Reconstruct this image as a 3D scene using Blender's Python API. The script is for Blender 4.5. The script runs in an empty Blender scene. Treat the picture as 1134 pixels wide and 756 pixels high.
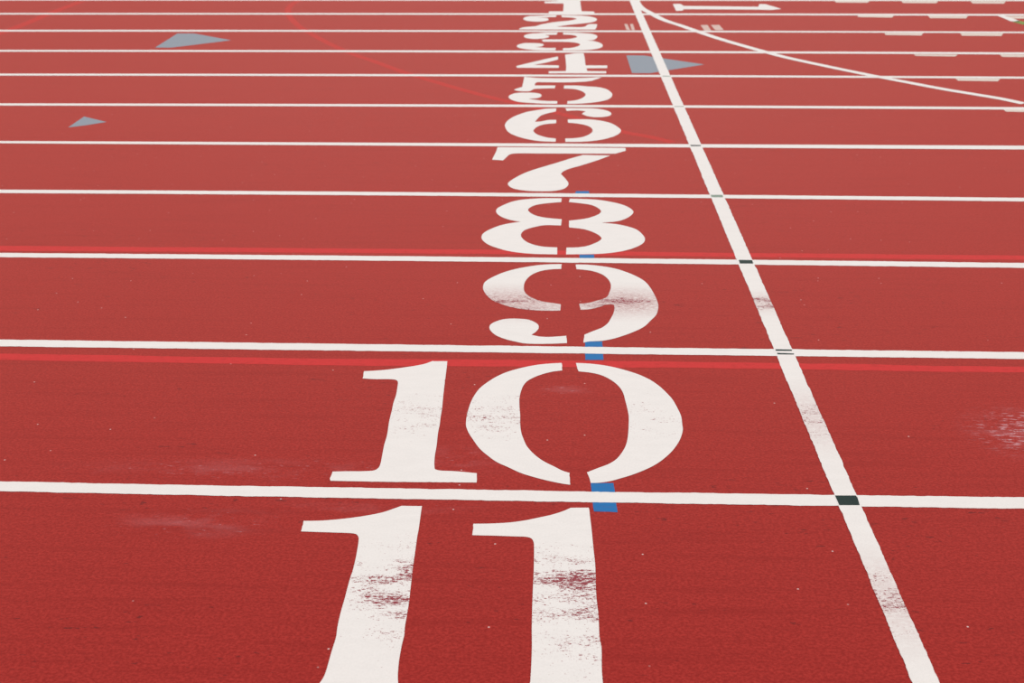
import bpy, bmesh, math, random
from mathutils import Matrix, Vector

random.seed(7)
scene = bpy.context.scene
COL = scene.collection

# measured layout of the track, metres on the ground plane
CAMERA = dict(right=[0.999479, 0.032225, -0.001974], up=[-0.010446, 0.38063, 0.924668], forward=[-0.030549, 0.924166, -0.380768], height=2.02192, focal=1400.0)
LANES = [{'far':[[-1.8197,3.6419],[-1.5327,3.6389],[-1.2473,3.6364],[-0.9636,3.6342],[-0.6813,3.6324],[-0.4005,3.631],[-0.121,3.63],[0.1572,3.6294],[0.4342,3.6292],[0.7101,3.6294],[0.985,3.6299],[1.259,3.6308],[1.532,3.6321]],'near':[[-1.7928,3.5765],[-1.5097,3.5729],[-1.2284,3.5697],[-0.9487,3.5669],[-0.6706,3.5644],[-0.394,3.5624],[-0.1188,3.5607],[0.1551,3.5594],[0.4277,3.5585],[0.6991,3.5579],[0.9695,3.5577],[1.2388,3.5579],[1.5072,3.5585]]},{'far':[[-2.3242,4.8669],[-1.9593,4.8651],[-1.5961,4.8634],[-1.2347,4.8616],[-0.8749,4.8599],[-0.5169,4.8583],[-0.1606,4.8566],[0.1941,4.8551],[0.5471,4.8535],[0.8985,4.852],[1.2482,4.8505],[1.5964,4.849],[1.943,4.8476]],'near':[[-2.2941,4.7938],[-1.9339,4.7921],[-1.5754,4.7905],[-1.2186,4.7889],[-0.8635,4.7874],[-0.5101,4.7859],[-0.1583,4.7844],[0.1919,4.783],[0.5405,4.7816],[0.8874,4.7802],[1.2328,4.7789],[1.5766,4.7776],[1.9189,4.7763]]},{'far':[[-2.7966,6.0139],[-2.3593,6.0148],[-1.9235,6.0152],[-1.4894,6.0151],[-1.057,6.0145],[-0.6265,6.0134],[-0.1978,6.0117],[0.2288,6.0096],[0.6535,6.0069],[1.0759,6.0037],[1.4961,6.0001],[1.9141,5.9959],[2.3296,5.9913]],'near':[[-2.7681,5.9447],[-2.3349,5.9448],[-1.9034,5.9445],[-1.4736,5.9437],[-1.0457,5.9423],[-0.6196,5.9404],[-0.1955,5.9381],[0.2266,5.9352],[0.6465,5.9319],[1.0642,5.9281],[1.4797,5.9238],[1.8927,5.919],[2.3034,5.9137]]},{'far':[[-3.2821,7.1928],[-2.7702,7.1961],[-2.2598,7.1985],[-1.7511,7.1998],[-1.244,7.2001],[-0.739,7.1995],[-0.2361,7.1979],[0.2645,7.1953],[0.7627,7.1917],[1.2582,7.1872],[1.7509,7.1817],[2.2407,7.1753],[2.7274,7.168]],'near':[[-3.2492,7.113],[-2.7424,7.1161],[-2.237,7.1182],[-1.7333,7.1193],[-1.2313,7.1195],[-0.7313,7.1187],[-0.2335,7.1169],[0.2621,7.1142],[0.7552,7.1105],[1.2457,7.1059],[1.7334,7.1003],[2.2182,7.0939],[2.6998,7.0865]]},{'far':[[-3.7886,8.4229],[-3.198,8.4256],[-2.6094,8.4282],[-2.0229,8.4309],[-1.4386,8.4336],[-0.8563,8.4362],[-0.2761,8.4388],[0.3021,8.4414],[0.8782,8.444],[1.4522,8.4466],[2.0242,8.4491],[2.5942,8.4517],[3.1622,8.4542]],'near':[[-3.7532,8.3368],[-3.1668,8.336],[-2.5829,8.3352],[-2.0016,8.3343],[-1.4228,8.3335],[-0.8465,8.3326],[-0.2726,8.3318],[0.2987,8.3309],[0.8677,8.3301],[1.4341,8.3292],[1.9982,8.3284],[2.5598,8.3275],[3.1191,8.3266]]},{'far':[[-4.2987,9.6613],[-3.6315,9.6716],[-2.9654,9.6806],[-2.3006,9.6883],[-1.6375,9.6946],[-0.9761,9.6997],[-0.3169,9.7034],[0.3401,9.7058],[0.9946,9.7069],[1.6463,9.7068],[2.2951,9.7053],[2.9407,9.7026],[3.5829,9.6986]],'near':[[-4.2542,9.5534],[-3.5936,9.5629],[-2.9343,9.5711],[-2.2763,9.578],[-1.62,9.5837],[-0.9655,9.588],[-0.3132,9.5911],[0.3367,9.5929],[0.9841,9.5934],[1.6288,9.5927],[2.2704,9.5907],[2.9088,9.5875],[3.5438,9.583]]},{'far':[[-4.8098,10.9025],[-4.0643,10.9157],[-3.3197,10.9272],[-2.5764,10.9369],[-1.8347,10.945],[-1.0949,10.9514],[-0.3572,10.9561],[0.3779,10.9592],[1.1102,10.9606],[1.8394,10.9603],[2.5653,10.9583],[3.2875,10.9547],[4.0058,10.9495]],'near':[[-4.7584,10.7776],[-4.0208,10.7908],[-3.2842,10.8022],[-2.5488,10.812],[-1.815,10.8202],[-1.083,10.8267],[-0.3532,10.8315],[0.3741,10.8347],[1.0987,10.8363],[1.8203,10.8362],[2.5386,10.8345],[3.2533,10.8312],[3.9641,10.8264]]},{'far':[[-5.3137,12.1261],[-4.4904,12.1406],[-3.6683,12.1534],[-2.8475,12.1644],[-2.0284,12.1736],[-1.2115,12.181],[-0.3969,12.1866],[0.4149,12.1904],[1.2238,12.1924],[2.0293,12.1927],[2.8312,12.1913],[3.6291,12.1881],[4.4228,12.1832]],'near':[[-5.2534,11.9797],[-4.4391,11.9929],[-3.6259,12.0044],[-2.8143,12.014],[-2.0045,12.022],[-1.197,12.0282],[-0.392,12.0326],[0.4103,12.0353],[1.2094,12.0363],[2.0051,12.0356],[2.7971,12.0331],[3.585,12.029],[4.3687,12.0232]]},{'far':[[-5.8279,13.3747],[-4.9254,13.3908],[-4.024,13.4051],[-3.1243,13.4177],[-2.2264,13.4287],[-1.3307,13.4379],[-0.4375,13.4455],[0.4529,13.4514],[1.3403,13.4556],[2.2242,13.4582],[3.1045,13.4591],[3.9809,13.4584],[4.8531,13.456]],'near':[[-5.7593,13.208],[-4.8677,13.225],[-3.9772,13.2404],[-3.0881,13.2541],[-2.2008,13.2661],[-1.3154,13.2765],[-0.4323,13.2853],[0.4481,13.2924],[1.3257,13.2979],[2.2001,13.3017],[3.0711,13.3039],[3.9383,13.3045],[4.8015,13.3035]]},{'far':[[-6.3447,14.6297],[-5.3626,14.6476],[-4.3819,14.6641],[-3.4029,14.6793],[-2.4258,14.6932],[-1.451,14.7056],[-0.4785,14.7167],[0.4913,14.7265],[1.4582,14.7349],[2.422,14.742],[3.3824,14.7477],[4.3392,14.7521],[5.2922,14.7551]],'near':[[-6.2687,14.445],[-5.2978,14.4612],[-4.3285,14.4761],[-3.361,14.4897],[-2.3957,14.5019],[-1.4327,14.5128],[-0.4722,14.5224],[0.4854,14.5307],[1.44,14.5377],[2.3914,14.5433],[3.3393,14.5477],[4.2835,14.5507],[5.2237,14.5525]]},{'far':[[-6.8505,15.8576],[-5.7896,15.8749],[-4.7308,15.8914],[-3.6741,15.9074],[-2.6198,15.9227],[-1.5678,15.9374],[-0.5183,15.9515],[0.5286,15.965],[1.5728,15.9778],[2.6142,15.99],[3.6528,16.0016],[4.6884,16.0126],[5.7208,16.0229]],'near':[[-6.7669,15.6548],[-5.7187,15.671],[-4.6725,15.6866],[-3.6287,15.7015],[-2.5871,15.7159],[-1.5481,15.7296],[-0.5116,15.7427],[0.5223,15.7552],[1.5534,15.7671],[2.5816,15.7784],[3.607,15.7891],[4.6293,15.7992],[5.6484,15.8087]]}]
FINISH = {'left':[[0.9255,2.6645],[0.925,2.8805],[0.9245,3.144],[0.9241,3.4156],[0.9236,3.7649],[0.923,4.2226],[0.9224,4.7262],[0.922,5.1221],[0.9215,5.7045],[0.9209,6.3361],[0.9203,7.0102],[0.9197,7.7139],[0.9191,8.4263],[0.9184,9.2689],[0.9174,10.4694],[0.9161,11.995],[0.9147,13.6744],[0.913,15.7776]],'right':[[0.9939,2.6665],[0.9941,2.8826],[0.9944,3.1461],[0.9948,3.4177],[0.9954,3.7669],[0.9962,4.2246],[0.997,4.7283],[0.9976,5.1242],[0.9983,5.7066],[0.999,6.3382],[0.9996,7.0122],[1,7.7159],[1.0004,8.4283],[1.0006,9.2708],[1.0008,10.4713],[1.0007,11.9967],[1.0003,13.676],[0.9995,15.7791]]}
NUMBERS = {'11':[[[[-0.405,3.5201,1],[-0.4705,3.5191,1],[-0.4915,3.5021,0],[-0.527,3.4759,0],[-0.5742,3.4549,0],[-0.6217,3.4393,0],[-0.6651,3.4284,0],[-0.7133,3.42,0],[-0.7659,3.4167,1],[-0.7622,3.3539,1],[-0.7104,3.352,0],[-0.6569,3.3501,0],[-0.6034,3.3475,0],[-0.5893,3.342,0],[-0.5803,3.3254,0],[-0.5769,3.3047,0],[-0.5738,3.2598,0],[-0.5708,3.1922,0],[-0.5703,3.1267,0],[-0.5711,3.1178,0],[-0.5719,3.0415,0],[-0.5714,2.9985,0],[-0.572,2.9253,0],[-0.5699,2.8582,0],[-0.5665,2.8128,0],[-0.5679,2.7557,0],[-0.5683,2.7126,0],[-0.5685,2.6735,0],[-0.5702,2.6469,0],[-0.5766,2.6199,0],[-0.5904,2.5924,0],[-0.6241,2.5772,0],[-0.7272,2.5688,1],[-0.7319,2.4993,1],[-0.2215,2.5009,1],[-0.2262,2.5661,1],[-0.3281,2.5701,0],[-0.3639,2.5867,0],[-0.3776,2.6258,0],[-0.3848,2.6939,0],[-0.3863,2.7425,0],[-0.3862,2.7925,0],[-0.3848,2.831,0],[-0.3872,2.8636,0],[-0.3876,2.9171,0],[-0.3888,2.9861,0],[-0.3916,3.0504,0],[-0.3941,3.113,0],[-0.3964,3.1662,0],[-0.3986,3.2448,0],[-0.4013,3.3432,0],[-0.4012,3.3771,0],[-0.404,3.4731,0]]],[[[0.1269,3.5245,1],[0.069,3.5219,1],[0.0471,3.5023,0],[0.0108,3.478,0],[-0.0341,3.4572,0],[-0.0786,3.4383,0],[-0.123,3.4257,0],[-0.1763,3.4181,0],[-0.2341,3.4147,1],[-0.2336,3.3472,1],[-0.2037,3.3464,0],[-0.1641,3.3459,0],[-0.1026,3.3435,0],[-0.0654,3.3412,0],[-0.0521,3.3324,0],[-0.0452,3.3119,0],[-0.0434,3.2793,0],[-0.0425,3.1998,0],[-0.0423,3.1383,0],[-0.0431,3.0606,0],[-0.0434,2.9614,0],[-0.0429,2.8672,0],[-0.0412,2.7901,0],[-0.0412,2.7282,0],[-0.042,2.6684,0],[-0.0432,2.6357,0],[-0.0493,2.5996,0],[-0.0804,2.581,0],[-0.1905,2.5706,1],[-0.1994,2.5016,1],[0.2954,2.5029,1],[0.3007,2.5678,1],[0.1759,2.5745,0],[0.1431,2.5982,0],[0.1414,2.6412,0],[0.1406,2.7034,0],[0.1424,2.7581,0],[0.1425,2.7955,0],[0.1392,2.8336,0],[0.1391,2.8791,0],[0.1394,2.9394,0],[0.1367,3.0086,0],[0.136,3.0659,0],[0.1374,3.1436,0],[0.1375,3.205,0],[0.1356,3.2603,0],[0.1339,3.3254,0],[0.132,3.4011,0],[0.1293,3.4707,0],[0.1283,3.5064,0]]]],'10':[[[[-0.417,4.6892,1],[-0.478,4.689,1],[-0.5034,4.662,0],[-0.5361,4.6422,0],[-0.5912,4.6191,0],[-0.6463,4.599,0],[-0.6907,4.5878,0],[-0.7399,4.5794,1],[-0.7357,4.5096,1],[-0.6853,4.5041,0],[-0.6348,4.5055,0],[-0.606,4.5008,0],[-0.5945,4.4834,0],[-0.5901,4.4362,0],[-0.5864,4.3571,0],[-0.588,4.2929,0],[-0.586,4.218,0],[-0.5847,4.1333,0],[-0.5787,4.0172,0],[-0.5791,3.939,0],[-0.5762,3.8612,0],[-0.5745,3.7982,0],[-0.5775,3.7724,0],[-0.5883,3.7548,0],[-0.6188,3.7478,0],[-0.6765,3.7451,0],[-0.7283,3.7416,1],[-0.7293,3.6925,1],[-0.7245,3.6778,1],[-0.5993,3.6765,0],[-0.409,3.677,0],[-0.2398,3.6799,1],[-0.243,3.7444,1],[-0.32,3.7563,0],[-0.3686,3.76,0],[-0.3838,3.7677,0],[-0.3895,3.7932,0],[-0.3945,3.8663,0],[-0.3952,3.942,0],[-0.3989,4.0428,0],[-0.3986,4.1125,0],[-0.4006,4.172,0],[-0.4011,4.2355,0],[-0.4063,4.3622,0],[-0.4111,4.509,0],[-0.4144,4.6211,0]]],[[[0.0441,4.6844,1],[-0.0156,4.674,0],[-0.0672,4.6563,0],[-0.1183,4.6279,0],[-0.1686,4.5903,0],[-0.2093,4.544,0],[-0.2445,4.4863,0],[-0.2707,4.4301,0],[-0.2843,4.3802,0],[-0.2951,4.3218,0],[-0.3025,4.246,0],[-0.3054,4.1681,0],[-0.3028,4.1058,0],[-0.2985,4.0814,0],[-0.2897,4.047,0],[-0.2734,4.0007,0],[-0.2424,3.9228,0],[-0.2117,3.8713,0],[-0.1782,3.8249,0],[-0.1403,3.791,0],[-0.0956,3.7504,0],[-0.0447,3.7195,0],[0.0055,3.695,0],[0.0445,3.68,0],[0.0692,3.6734,1],[0.0683,3.755,1],[0.0449,3.7695,0],[0.016,3.7994,0],[-0.0171,3.8334,0],[-0.047,3.876,0],[-0.0781,3.9439,0],[-0.0905,3.9933,0],[-0.1015,4.0523,0],[-0.1072,4.1219,0],[-0.109,4.1917,0],[-0.114,4.2747,0],[-0.1158,4.3412,0],[-0.1124,4.3998,0],[-0.1036,4.4598,0],[-0.0899,4.5008,0],[-0.0694,4.5323,0],[-0.0361,4.5665,0],[0.0105,4.5973,0],[0.0464,4.609,1],[0.0471,4.6627,1]],[[0.1026,4.686,1],[0.1609,4.68,0],[0.2165,4.6641,0],[0.2629,4.6417,0],[0.3125,4.6078,0],[0.353,4.5732,0],[0.3919,4.5245,0],[0.4212,4.4694,0],[0.4418,4.4153,0],[0.4611,4.3526,0],[0.4742,4.2725,0],[0.4815,4.1993,0],[0.4789,4.1278,0],[0.4785,4.1033,0],[0.4734,4.0686,0],[0.4585,4.0088,0],[0.4294,3.9338,0],[0.3905,3.8646,0],[0.3579,3.8207,0],[0.3268,3.789,0],[0.2813,3.7513,0],[0.2368,3.7224,0],[0.2003,3.7014,0],[0.1645,3.69,0],[0.1371,3.6878,1],[0.1334,3.7231,0],[0.1263,3.7605,1],[0.164,3.792,0],[0.2014,3.8224,0],[0.2285,3.8576,0],[0.2491,3.9044,0],[0.2646,3.9536,0],[0.2751,4.012,0],[0.2813,4.0718,0],[0.287,4.1507,0],[0.2893,4.1939,0],[0.2879,4.258,0],[0.2837,4.3332,0],[0.279,4.4009,0],[0.269,4.4501,0],[0.2523,4.4951,0],[0.2248,4.5405,0],[0.1963,4.5709,0],[0.1587,4.5909,0],[0.1121,4.6023,1]]]],'9':[[[[0.0505,5.9135,1],[-0.0046,5.9092,0],[-0.0609,5.8961,0],[-0.1168,5.8701,0],[-0.172,5.8357,0],[-0.2173,5.7963,0],[-0.257,5.7492,0],[-0.2955,5.6877,0],[-0.3149,5.6385,0],[-0.3196,5.5825,0],[-0.3162,5.5368,0],[-0.2979,5.4666,0],[-0.2683,5.3982,0],[-0.2362,5.362,0],[-0.1914,5.3205,0],[-0.1477,5.2951,0],[-0.0874,5.2776,0],[-0.0275,5.2709,0],[0.0406,5.2727,1],[0.0439,5.3536,1],[-0.0024,5.372,0],[-0.0372,5.3858,0],[-0.0724,5.4159,0],[-0.1038,5.4591,0],[-0.1226,5.5096,0],[-0.1284,5.5679,0],[-0.1256,5.6409,0],[-0.109,5.7159,0],[-0.0824,5.7719,0],[-0.0413,5.8151,0],[0.005,5.8348,0],[0.0479,5.8416,1]],[[0.0661,4.9756,1],[0.0317,4.9671,0],[-0.0169,4.9604,0],[-0.0493,4.9649,0],[-0.082,4.9823,1],[-0.0623,5.021,0],[-0.0526,5.0598,0],[-0.0551,5.0989,0],[-0.0722,5.1323,0],[-0.102,5.1601,0],[-0.1526,5.1702,0],[-0.2027,5.1631,0],[-0.2392,5.1335,0],[-0.2605,5.0989,0],[-0.2648,5.0596,0],[-0.2522,5.0103,0],[-0.2278,4.9675,0],[-0.19,4.9311,0],[-0.1489,4.9058,0],[-0.1123,4.8879,0],[-0.0723,4.8827,0],[-0.0004,4.8857,0],[0.0675,4.8939,1]],[[0.1191,5.9096,1],[0.1825,5.9069,0],[0.2475,5.8869,0],[0.3116,5.8529,0],[0.3647,5.8006,0],[0.4075,5.7434,0],[0.4439,5.6695,0],[0.4646,5.5773,0],[0.476,5.4874,0],[0.4819,5.4184,0],[0.4834,5.3509,0],[0.4765,5.2869,0],[0.4637,5.2276,0],[0.4361,5.1633,0],[0.4022,5.0889,0],[0.3578,5.0324,0],[0.3064,4.9822,0],[0.2562,4.9433,0],[0.2153,4.9242,0],[0.159,4.9142,0],[0.1375,4.901,1],[0.1437,4.9907,1],[0.1822,5.0331,0],[0.2203,5.0728,0],[0.2469,5.124,0],[0.2614,5.1757,0],[0.2769,5.246,0],[0.2848,5.3116,0],[0.284,5.3528,1],[0.2729,5.3574,0],[0.2426,5.3529,0],[0.2291,5.3343,0],[0.1895,5.303,0],[0.1551,5.2901,0],[0.1315,5.2871,1],[0.1277,5.362,1],[0.1655,5.3728,0],[0.1964,5.3946,0],[0.2276,5.4203,0],[0.2549,5.4523,0],[0.2708,5.5228,0],[0.2785,5.5723,0],[0.2798,5.6383,0],[0.2688,5.7055,0],[0.2435,5.7667,0],[0.1988,5.8144,0],[0.1575,5.8317,0],[0.1213,5.8407,1]]]],'8':[[[[0.0553,7.0866,1],[-0.0426,7.0882,0],[-0.1197,7.0722,0],[-0.1908,7.0445,0],[-0.2389,6.9999,0],[-0.2802,6.9345,0],[-0.3077,6.8763,0],[-0.3133,6.8195,0],[-0.2998,6.7548,0],[-0.2655,6.6917,0],[-0.2166,6.6443,0],[-0.1689,6.6206,1],[-0.2151,6.5981,0],[-0.2707,6.558,0],[-0.3243,6.4873,0],[-0.3591,6.4184,0],[-0.3692,6.3514,0],[-0.3596,6.2861,0],[-0.3262,6.2146,0],[-0.2794,6.1606,0],[-0.2289,6.1183,0],[-0.1698,6.0891,0],[-0.092,6.0697,0],[0.0285,6.0638,1],[0.0286,6.1765,1],[-0.0253,6.1829,0],[-0.0647,6.1977,0],[-0.1096,6.2362,0],[-0.1457,6.2998,0],[-0.1628,6.3816,0],[-0.1494,6.4577,0],[-0.1197,6.5012,0],[-0.0792,6.5368,0],[-0.0382,6.5605,0],[0.0496,6.5576,1],[0.0542,6.6728,1],[0.008,6.6842,0],[-0.0499,6.7063,0],[-0.098,6.7507,0],[-0.1256,6.8056,0],[-0.1346,6.8523,0],[-0.122,6.9001,0],[-0.0903,6.949,0],[-0.0308,6.9836,0],[0.0523,7.0112,1]],[[0.1029,7.0818,1],[0.2021,7.0744,0],[0.2678,7.0601,0],[0.3324,7.0242,0],[0.3955,6.9711,0],[0.4402,6.8954,0],[0.4541,6.826,0],[0.4411,6.7646,0],[0.403,6.6908,0],[0.3537,6.6412,0],[0.2695,6.6142,1],[0.3513,6.5881,0],[0.4061,6.5494,0],[0.4494,6.4988,0],[0.4753,6.4233,0],[0.4871,6.3326,0],[0.4725,6.2594,0],[0.4368,6.1982,0],[0.3851,6.1437,0],[0.3252,6.1067,0],[0.2567,6.082,0],[0.189,6.0726,0],[0.0734,6.065,1],[0.0757,6.1746,1],[0.128,6.1791,0],[0.1774,6.2009,0],[0.2178,6.2448,0],[0.249,6.2938,0],[0.2603,6.3349,0],[0.2471,6.3923,0],[0.2134,6.4501,0],[0.1686,6.4949,0],[0.0922,6.5239,1],[0.0933,6.6469,1],[0.1406,6.666,0],[0.1935,6.6944,0],[0.2368,6.741,0],[0.2647,6.7877,0],[0.2742,6.8345,0],[0.2575,6.9003,0],[0.2212,6.957,0],[0.1728,6.9849,0],[0.0957,7.0123,1]]]],'7':[[[[-0.3695,8.3196,1],[-0.3729,8.2037,1],[-0.3901,7.9801,1],[-0.3177,7.9645,1],[-0.2968,8.0592,0],[-0.2824,8.1153,0],[-0.2532,8.1452,0],[-0.072,8.1519,0],[0.0937,8.1536,0],[0.4118,8.1591,1],[0.4832,8.2381,1],[0.4872,8.3169,1],[0.2067,8.3195,0]],[[0.1972,8.1157,1],[0.1088,8.0141,0],[0.0224,7.904,0],[-0.0672,7.7964,0],[-0.1199,7.729,0],[-0.1706,7.6545,0],[-0.2196,7.5537,0],[-0.255,7.4613,0],[-0.2672,7.4036,0],[-0.2587,7.3472,0],[-0.2372,7.3011,0],[-0.1964,7.2653,0],[-0.1415,7.2429,0],[-0.0722,7.2355,0],[0.0116,7.2467,0],[0.0661,7.2903,0],[0.0914,7.356,0],[0.097,7.4222,0],[0.0825,7.5084,0],[0.0524,7.6359,1],[0.0683,7.6969,0],[0.1117,7.7697,0],[0.1759,7.84,0],[0.2414,7.92,0],[0.3083,8.0081,0],[0.377,8.1089,1]]]],'6':[[[[0.0243,9.5619,1],[-0.0474,9.5473,0],[-0.1228,9.4942,0],[-0.1867,9.4418,0],[-0.2438,9.3576,0],[-0.2989,9.2406,0],[-0.3316,9.1195,0],[-0.345,8.9901,0],[-0.336,8.8872,0],[-0.3085,8.7536,0],[-0.2603,8.6565,0],[-0.2038,8.5828,0],[-0.1386,8.5273,0],[-0.0794,8.4952,0],[0.0207,8.4831,1],[0.0207,8.5776,1],[-0.0212,8.5936,0],[-0.0711,8.6395,0],[-0.1117,8.7035,0],[-0.1357,8.7954,0],[-0.1269,8.8808,0],[-0.0999,8.9613,0],[-0.0542,9.0202,0],[0.0232,9.0523,1],[0.0243,9.1636,1],[-0.0343,9.1575,0],[-0.0861,9.1086,0],[-0.1302,9.0934,1],[-0.1134,9.1964,0],[-0.0883,9.3067,0],[-0.0463,9.3772,0],[0.0221,9.4543,1]],[[0.0946,9.5713,1],[0.2007,9.5711,0],[0.2877,9.5705,0],[0.3521,9.5436,0],[0.4045,9.4936,0],[0.4363,9.3883,0],[0.4134,9.306,0],[0.3645,9.2682,0],[0.3168,9.2622,0],[0.2594,9.2902,0],[0.2134,9.3757,1],[0.2447,9.4644,1],[0.1832,9.4936,0],[0.102,9.4739,1]],[[0.1076,9.1775,1],[0.1941,9.1867,0],[0.2778,9.1815,0],[0.3498,9.1426,0],[0.4098,9.0778,0],[0.4565,8.9629,0],[0.4803,8.8389,0],[0.4556,8.7169,0],[0.4071,8.6294,0],[0.3505,8.5643,0],[0.2804,8.5164,0],[0.1968,8.4873,0],[0.087,8.4805,1],[0.0853,8.5791,1],[0.1494,8.5913,0],[0.1993,8.6202,0],[0.2454,8.6902,0],[0.2751,8.7785,0],[0.2804,8.8454,0],[0.2665,8.9355,0],[0.227,9.0035,0],[0.1762,9.0442,0],[0.1093,9.0707,1]]]],'5':[[[[-0.2481,10.8395,1],[-0.2516,10.6045,0],[-0.2562,10.3864,1],[-0.2846,10.3482,0],[-0.3228,10.2728,1],[-0.2861,10.2294,0],[-0.2374,10.211,0],[-0.1941,10.2217,0],[-0.1732,10.2638,0],[-0.157,10.3136,1],[-0.0842,10.3326,0],[0.0133,10.3423,1],[0.0171,10.4608,1],[-0.0755,10.4587,0],[-0.1543,10.4519,1],[-0.1484,10.5547,0],[-0.1316,10.5993,0],[-0.0867,10.6003,0],[0.0288,10.5976,0],[0.1286,10.5998,0],[0.2287,10.6229,0],[0.3044,10.6561,0],[0.3618,10.7368,0],[0.4103,10.832,1],[0.3541,10.8226,0],[0.2826,10.8022,0],[0.1302,10.7773,0],[-0.0217,10.774,0],[-0.1393,10.7876,0]],[[0.0324,9.8312,1],[-0.0701,9.8402,0],[-0.1359,9.873,0],[-0.1952,9.9176,1],[-0.1461,9.9326,0],[-0.1089,9.966,0],[-0.0933,10.0485,0],[-0.1108,10.1195,0],[-0.1496,10.1499,0],[-0.2073,10.1583,0],[-0.2744,10.1519,0],[-0.3256,10.1027,0],[-0.353,9.9955,0],[-0.333,9.8915,0],[-0.2838,9.8127,0],[-0.2365,9.7799,0],[-0.1618,9.7546,0],[-0.0692,9.7344,0],[0.0313,9.7344,1]],[[0.0904,10.4624,1],[0.2011,10.4597,0],[0.284,10.4235,0],[0.3617,10.4001,0],[0.4275,10.3266,0],[0.4615,10.2046,0],[0.4715,10.0967,0],[0.4521,9.967,0],[0.4111,9.8739,0],[0.3533,9.8158,0],[0.278,9.7691,0],[0.1944,9.7404,0],[0.109,9.7317,1],[0.1121,9.8284,1],[0.1684,9.8616,0],[0.2162,9.9269,0],[0.2486,10.0208,0],[0.2575,10.1038,0],[0.2403,10.1997,0],[0.1984,10.2844,0],[0.1552,10.3205,0],[0.0847,10.3364,1]]]],'4':[[[[0.0404,11.8519,1],[-0.0694,11.7161,1],[-0.3071,11.3863,1],[-0.3324,11.3353,1],[-0.3207,11.262,1],[0.0475,11.2639,1],[0.0477,11.3879,1],[-0.1793,11.407,1],[-0.0679,11.5211,1],[0.0412,11.6871,1]],[[0.1076,11.9504,1],[0.147,11.9839,0],[0.2091,12.0312,0],[0.282,12.0327,1],[0.2851,11.857,0],[0.2862,11.3929,1],[0.4794,11.391,1],[0.4747,11.2642,1],[0.2926,11.2516,1],[0.2912,11.1879,1],[0.2974,11.1136,1],[0.4585,11.1113,1],[0.4576,11.0154,1],[-0.0443,11.0046,1],[-0.0386,11.1007,1],[0.1073,11.1095,1],[0.1128,11.3005,0],[0.1091,11.7577,0]]]],'3':[[[[0.0362,13.2805,1],[-0.0808,13.2783,0],[-0.1543,13.2372,0],[-0.2275,13.2081,0],[-0.2871,13.1286,0],[-0.3026,13.0124,0],[-0.2702,12.9104,0],[-0.1974,12.8629,0],[-0.108,12.8909,0],[-0.0486,12.9982,0],[-0.055,13.0672,0],[-0.0919,13.1207,1],[0.0299,13.1387,1]],[[0.0209,12.3273,1],[-0.0738,12.3253,0],[-0.1839,12.3822,1],[-0.1321,12.3937,0],[-0.0972,12.4894,0],[-0.1166,12.5711,0],[-0.1933,12.6055,0],[-0.2813,12.6038,0],[-0.338,12.5309,0],[-0.3583,12.4242,0],[-0.3324,12.3201,0],[-0.2676,12.2526,0],[-0.1868,12.2031,0],[-0.0728,12.1885,0],[0.0152,12.1903,1]],[[0.0949,13.2816,1],[0.2149,13.276,0],[0.3126,13.2462,0],[0.3912,13.2004,0],[0.4366,13.0845,0],[0.4362,12.9696,0],[0.4119,12.8562,0],[0.3805,12.796,0],[0.3268,12.7802,1],[0.3967,12.7374,0],[0.4579,12.6185,0],[0.4765,12.4762,0],[0.4551,12.3533,0],[0.3952,12.2661,0],[0.3141,12.2133,0],[0.2001,12.1907,0],[0.0865,12.1883,1],[0.09,12.3114,1],[0.1618,12.3301,0],[0.2202,12.4008,0],[0.257,12.5249,0],[0.2351,12.6141,0],[0.1654,12.6743,0],[0.0299,12.6935,0],[-0.0999,12.6909,1],[-0.1214,12.7713,1],[-0.1012,12.8349,1],[0.03,12.8375,0],[0.1196,12.8504,0],[0.198,12.9195,0],[0.2353,13.0038,0],[0.2064,13.0994,0],[0.1521,13.1372,0],[0.0942,13.1477,1]]]],'2':[[[[0.0273,14.5456,1],[-0.1166,14.5053,0],[-0.1966,14.4757,0],[-0.2764,14.4556,0],[-0.3274,14.3479,0],[-0.3341,14.2109,0],[-0.289,14.0995,0],[-0.2035,14.0478,0],[-0.1256,14.0581,0],[-0.0676,14.1393,0],[-0.0616,14.2385,0],[-0.0886,14.3293,0],[-0.1882,14.3505,1],[-0.1155,14.3749,0],[0.0226,14.4005,1]],[[0.0846,14.5372,1],[0.2318,14.521,0],[0.3381,14.4854,0],[0.4228,14.4078,0],[0.4712,14.2483,0],[0.4503,14.0909,0],[0.3858,13.9795,0],[0.2876,13.9037,0],[0.1905,13.8372,0],[0.0942,13.7585,0],[0.0241,13.6853,1],[0.22,13.6554,0],[0.3087,13.6696,0],[0.3419,13.7419,0],[0.3632,13.8404,0],[0.3895,13.871,0],[0.4632,13.8724,1],[0.4556,13.7229,0],[0.4331,13.4897,1],[-0.0321,13.4809,0],[-0.3635,13.4827,1],[-0.3622,13.5404,1],[-0.3358,13.6156,0],[-0.2737,13.667,0],[-0.192,13.7107,1],[-0.1362,13.8396,0],[-0.0535,13.9495,0],[0.0434,14.0391,0],[0.174,14.1303,0],[0.234,14.2213,0],[0.2479,14.2533,0],[0.216,14.3349,0],[0.1502,14.3705,0],[0.084,14.3877,1]]]],'1':[[[[0.3167,15.9292,1],[0.3146,15.5245,0],[0.315,14.8589,1],[0.458,14.8369,1],[0.4598,14.6579,1],[-0.0604,14.6774,1],[-0.0579,14.8425,1],[0.1043,14.8552,1],[0.1135,15.521,1],[-0.1151,15.5439,1],[-0.1199,15.6897,1],[-0.0118,15.7353,0],[0.1042,15.8199,0],[0.1925,15.9272,1]]]]}
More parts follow.
